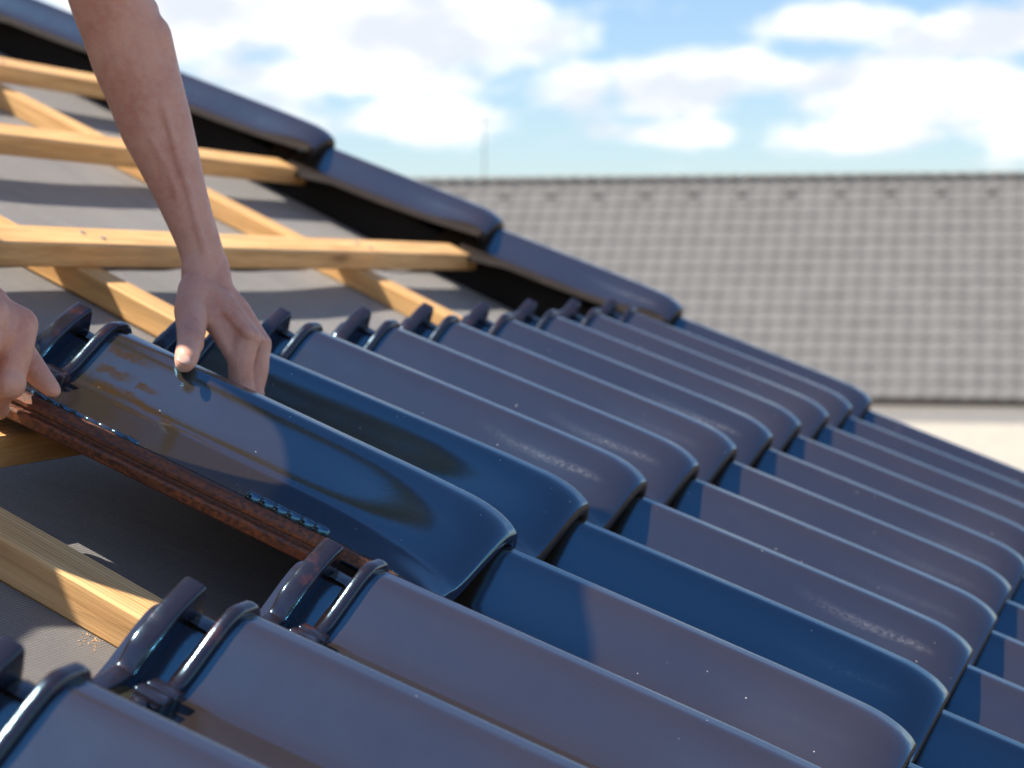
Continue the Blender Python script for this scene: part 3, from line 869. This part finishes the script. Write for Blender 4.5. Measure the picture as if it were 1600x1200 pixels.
# veins along the forearm and the back of the hand
for vein in (((250, 150, 1.884), (268, 205, 1.886), (280, 255, 1.890), (296, 300, 1.894), (306, 345, 1.896), (322, 395, 1.896)), ((236, 215, 1.886), (262, 262, 1.890), (280, 310, 1.894)),
             ((330, 455, 1.889), (352, 487, 1.880), (372, 505, 1.876)), ((348, 470, 1.888), (352, 487, 1.880))):
    B.chain([(at(*p), .0030) for p in vein])
# right hand at the left edge of the tile
rh = []
RW = at(-75, 470, 1.635)
B.chain([(RW, .026), (at(-45, 490, 1.630), .031), (at(-10, 510, 1.632), .026)], .8)
fing = ((((30, 508), 30, 1.640), ((27, 545), 26, 1.632), ((13, 597), 25, 1.628), ((-6, 622), 21, 1.640), ((-2, 640), 17, 1.660)),
        (((-14, 490), 28, 1.618), ((-22, 535), 25, 1.608), ((-36, 590), 23, 1.606), ((-36, 618), 21, 1.63), ((-30, 640), 17, 1.65)),
        (((-32, 490), 29, 1.610), ((-40, 532), 26, 1.600), ((-56, 582), 24, 1.598), ((-68, 610), 20, 1.62), ((-60, 630), 16, 1.64)),
        (((-62, 492), 26, 1.598), ((-70, 525), 23, 1.590), ((-84, 568), 21, 1.588), ((-92, 595), 18, 1.61), ((-84, 612), 15, 1.63)))
for pts in fing:
    B.chain([(at(*p, d), PXR(r, d)) for p, r, d in pts])
    B.cap(RW, at(*pts[0][0], pts[0][2]), .020, PXR(pts[0][1], pts[0][2]))
    B.ball(at(pts[2][0][0]+2, pts[2][0][1]+2, pts[2][2]-.002), PXR(pts[2][1]*1.06, pts[2][2]))
B.chain([(at(5, 520, 1.66), PXR(30, 1.65)), (at(38, 560, 1.675), PXR(24, 1.67)), (at(62, 588, 1.672), PXR(19, 1.67)), (at(80, 607, 1.668), PXR(14.5, 1.67)), (at(85, 611, 1.667), PXR(11, 1.67))])
REL = rp(-.40, -.68, .21); RSH = rp(-.30, -.80, .50)
B.chain([(RW, .027), (RW.lerp(REL, .35), .034), (RW.lerp(REL, .75), .042), (REL, .040), (REL.lerp(RSH, .5), .047), (RSH, .060)])
# trunk, head, legs (out of the frame, but they cast the worker's shadow)
CH = rp(-.10, -.81, .52); HIP = rp(.03, -1.25, .42)
B.cap(LSH, RSH, .070, .070); B.cap(CH, HIP, .115, .12, 1.25, E_.copy()*-1); B.cap(CH, HIP, .13, .13)
NK = rp(-.06, -.64, .58); HD = rp(-.07, -.50, .63)
B.cap(CH, NK, .07, .058); B.cap(NK, HD, .058, .06)
hr = Matrix(((D_.x, E_.x, N_.x), (D_.y, E_.y, N_.y), (D_.z, E_.z, N_.z))) @ Matrix.Rotation(math.radians(55), 3, 'Y')
B.ball(HD, .105, (.95, .78, 1.12), hr)
hx, hy, hz = hr.col[0], hr.col[1], hr.col[2]
B.ball(HD+hx*.103-hz*.012, .016, (1.1, .8, 1.3), hr, 2); B.ball(HD+hx*.07-hz*.085, .038, (1, 1, .8), hr, 2)
B.cap(HD+hx*.098+hy*.02-hz*.055, HD+hx*.098-hy*.02-hz*.055, .007, .007)
for sg in (1, -1): B.ball(HD+hy*sg*.082-hz*.01, .026, (.7, .35, 1.1), hr, 2)
LEG = []
for sg, kn, ft in ((1, rp(.20, -1.00, .02), rp(.20, -1.40, .00)), (-1, rp(-.28, -1.02, .30), rp(-.28, -1.10, -.02))):
    hp = HIP + E_*sg*.10
    LEG.append((hp, kn, ft)); B.chain([(hp, .085), (kn, .055), (ft, .038)])
    B.cap(ft, ft+(D_*.13 if kn.z > ft.z+.2 else -D_*.16)-N_*.035, .036, .028)
person = B.build("person", .0021, M_SKIN, 3, .5)
tag(person, "worker reaching in from the left with bare forearms, both hands gripping a dark tile", "person")
td = (THUMB[0]-THUMB[1]).normalized(); tv = (Vector((0, 0, CAM_H))-THUMB[0]).normalized(); tn = (tv-td*tv.dot(td)).normalized(); tb = td.cross(tn)
nbm = bmesh.new(); bmesh.ops.create_icosphere(nbm, subdivisions=3, radius=1, matrix=axes(td, tb, tn, THUMB[0]) @ Matrix.Diagonal((.0072, .0062, .0022, 1)))
nme = bpy.data.meshes.new("thumb_nail"); nbm.to_mesh(nme); nbm.free(); smooth(nme); mesh_obj("thumb_nail", nme, [M_NAIL], person)
# clothes
S = Flesh()
S.cap(LSH, RSH, .084, .084); S.cap(CH, HIP, .132, .135, 1.25, E_.copy()*-1); S.cap(CH, HIP, .147, .147)
S.chain([(LSH, .078), (LSH.lerp(ap[0][0], .55), .070)]); S.chain([(RSH, .076), (RSH.lerp(REL, .5), .066)])
S.build("shirt", .009, M_SHIRT, 4, .5, person)
S = Flesh()
for hp, kn, ft in LEG: S.chain([(hp, .105), (kn, .075), (kn.lerp(ft, .85), .065)])
S.cap(HIP+E_*.1, HIP-E_*.1, .12, .12)
S.build("trousers", .009, M_TROUSER, 4, .5, person)
for hp, kn, ft in LEG:
    S = Flesh(); S.cap(ft, ft+(D_*.14 if kn.z > ft.z+.2 else -D_*.17)-N_*.035, .050, .042); S.cap(ft, ft.lerp(kn, .22), .050, .052)
    S.build("boot", .008, M_SHOE, 3, .5, person)
S = Flesh(); S.ball(HD+hz*.018-hx*.018, .108, (.95, .80, 1.08), hr)
S.build("hair", .008, M_HAIR, 2, .5, person)
for sg in (1, -1):
    mbm = bmesh.new(); bmesh.ops.create_icosphere(mbm, subdivisions=2, radius=.012, matrix=Matrix.Translation(HD+hx*.088+hy*sg*.032+hz*.012))
    me = bpy.data.meshes.new("eye"); mbm.to_mesh(me); mbm.free(); smooth(me); mesh_obj("eye", me, [M_EYE], person)

# ------------------------------------------------------------------ small bits: wood shavings, a screw
mb = MB(); rs = random.Random(5)
def shav(e, s, n, L, dirv):
    rows = []; a0 = rs.uniform(0, 6)
    for i in range(6):
        t = i/5; c = Vector((s+dirv[0]*L*t, e+dirv[1]*L*t, n+.002+.0025*abs(math.sin(a0+4*t)))); w_ = .0009
        rows.append([c+Vector((w_*dirv[1], -w_*dirv[0], 0)), c+Vector((-w_*dirv[1], w_*dirv[0], .0006))])
    mb.grid(rows)
for k in range(55):
    a = rs.uniform(0, 2*PI); u = rs.gauss(0, 1)
    s0, e0 = on_plane(152+rs.gauss(0, 12), 1000+rs.gauss(0, 6), N_MEM)
    shav(e0, s0, N_MEM-.004, rs.uniform(.002, .007), (math.cos(a), math.sin(a)))
for k in range(60):
    a = rs.uniform(0, 2*PI)
    shav(rs.uniform(-.5, 0), rs.uniform(-.45, .1), N_MEM-.011, rs.uniform(.002, .006), (math.cos(a), math.sin(a)))
o = mesh_obj("wood_shavings", mb.mesh("wood_shavings"), [M_WOOD2], None, roofm()); tag(o, "loose pale wood shavings on the underlay beside the lower left counter batten", "shavings", kind='stuff')
s0, e0 = on_plane(66, 798, N_MEM-.006)
sc = empty("screw", roofm(e0, s0, N_MEM-.006)); tag(sc, "small dark screw lying on the underlay left of the open gap", "screw")
mb = MB(); rod(mb, (0, 0, .002), (.008, .0035, .003), .0009); mesh_obj("shank", mb.mesh("shank"), [M_GREYDARK], sc)
mb = MB(); rod(mb, (-.0012, -.0005, .002), (0, 0, .002), .0020, 9); mesh_obj("screw_head", mb.mesh("screw_head"), [M_GREYDARK], sc)
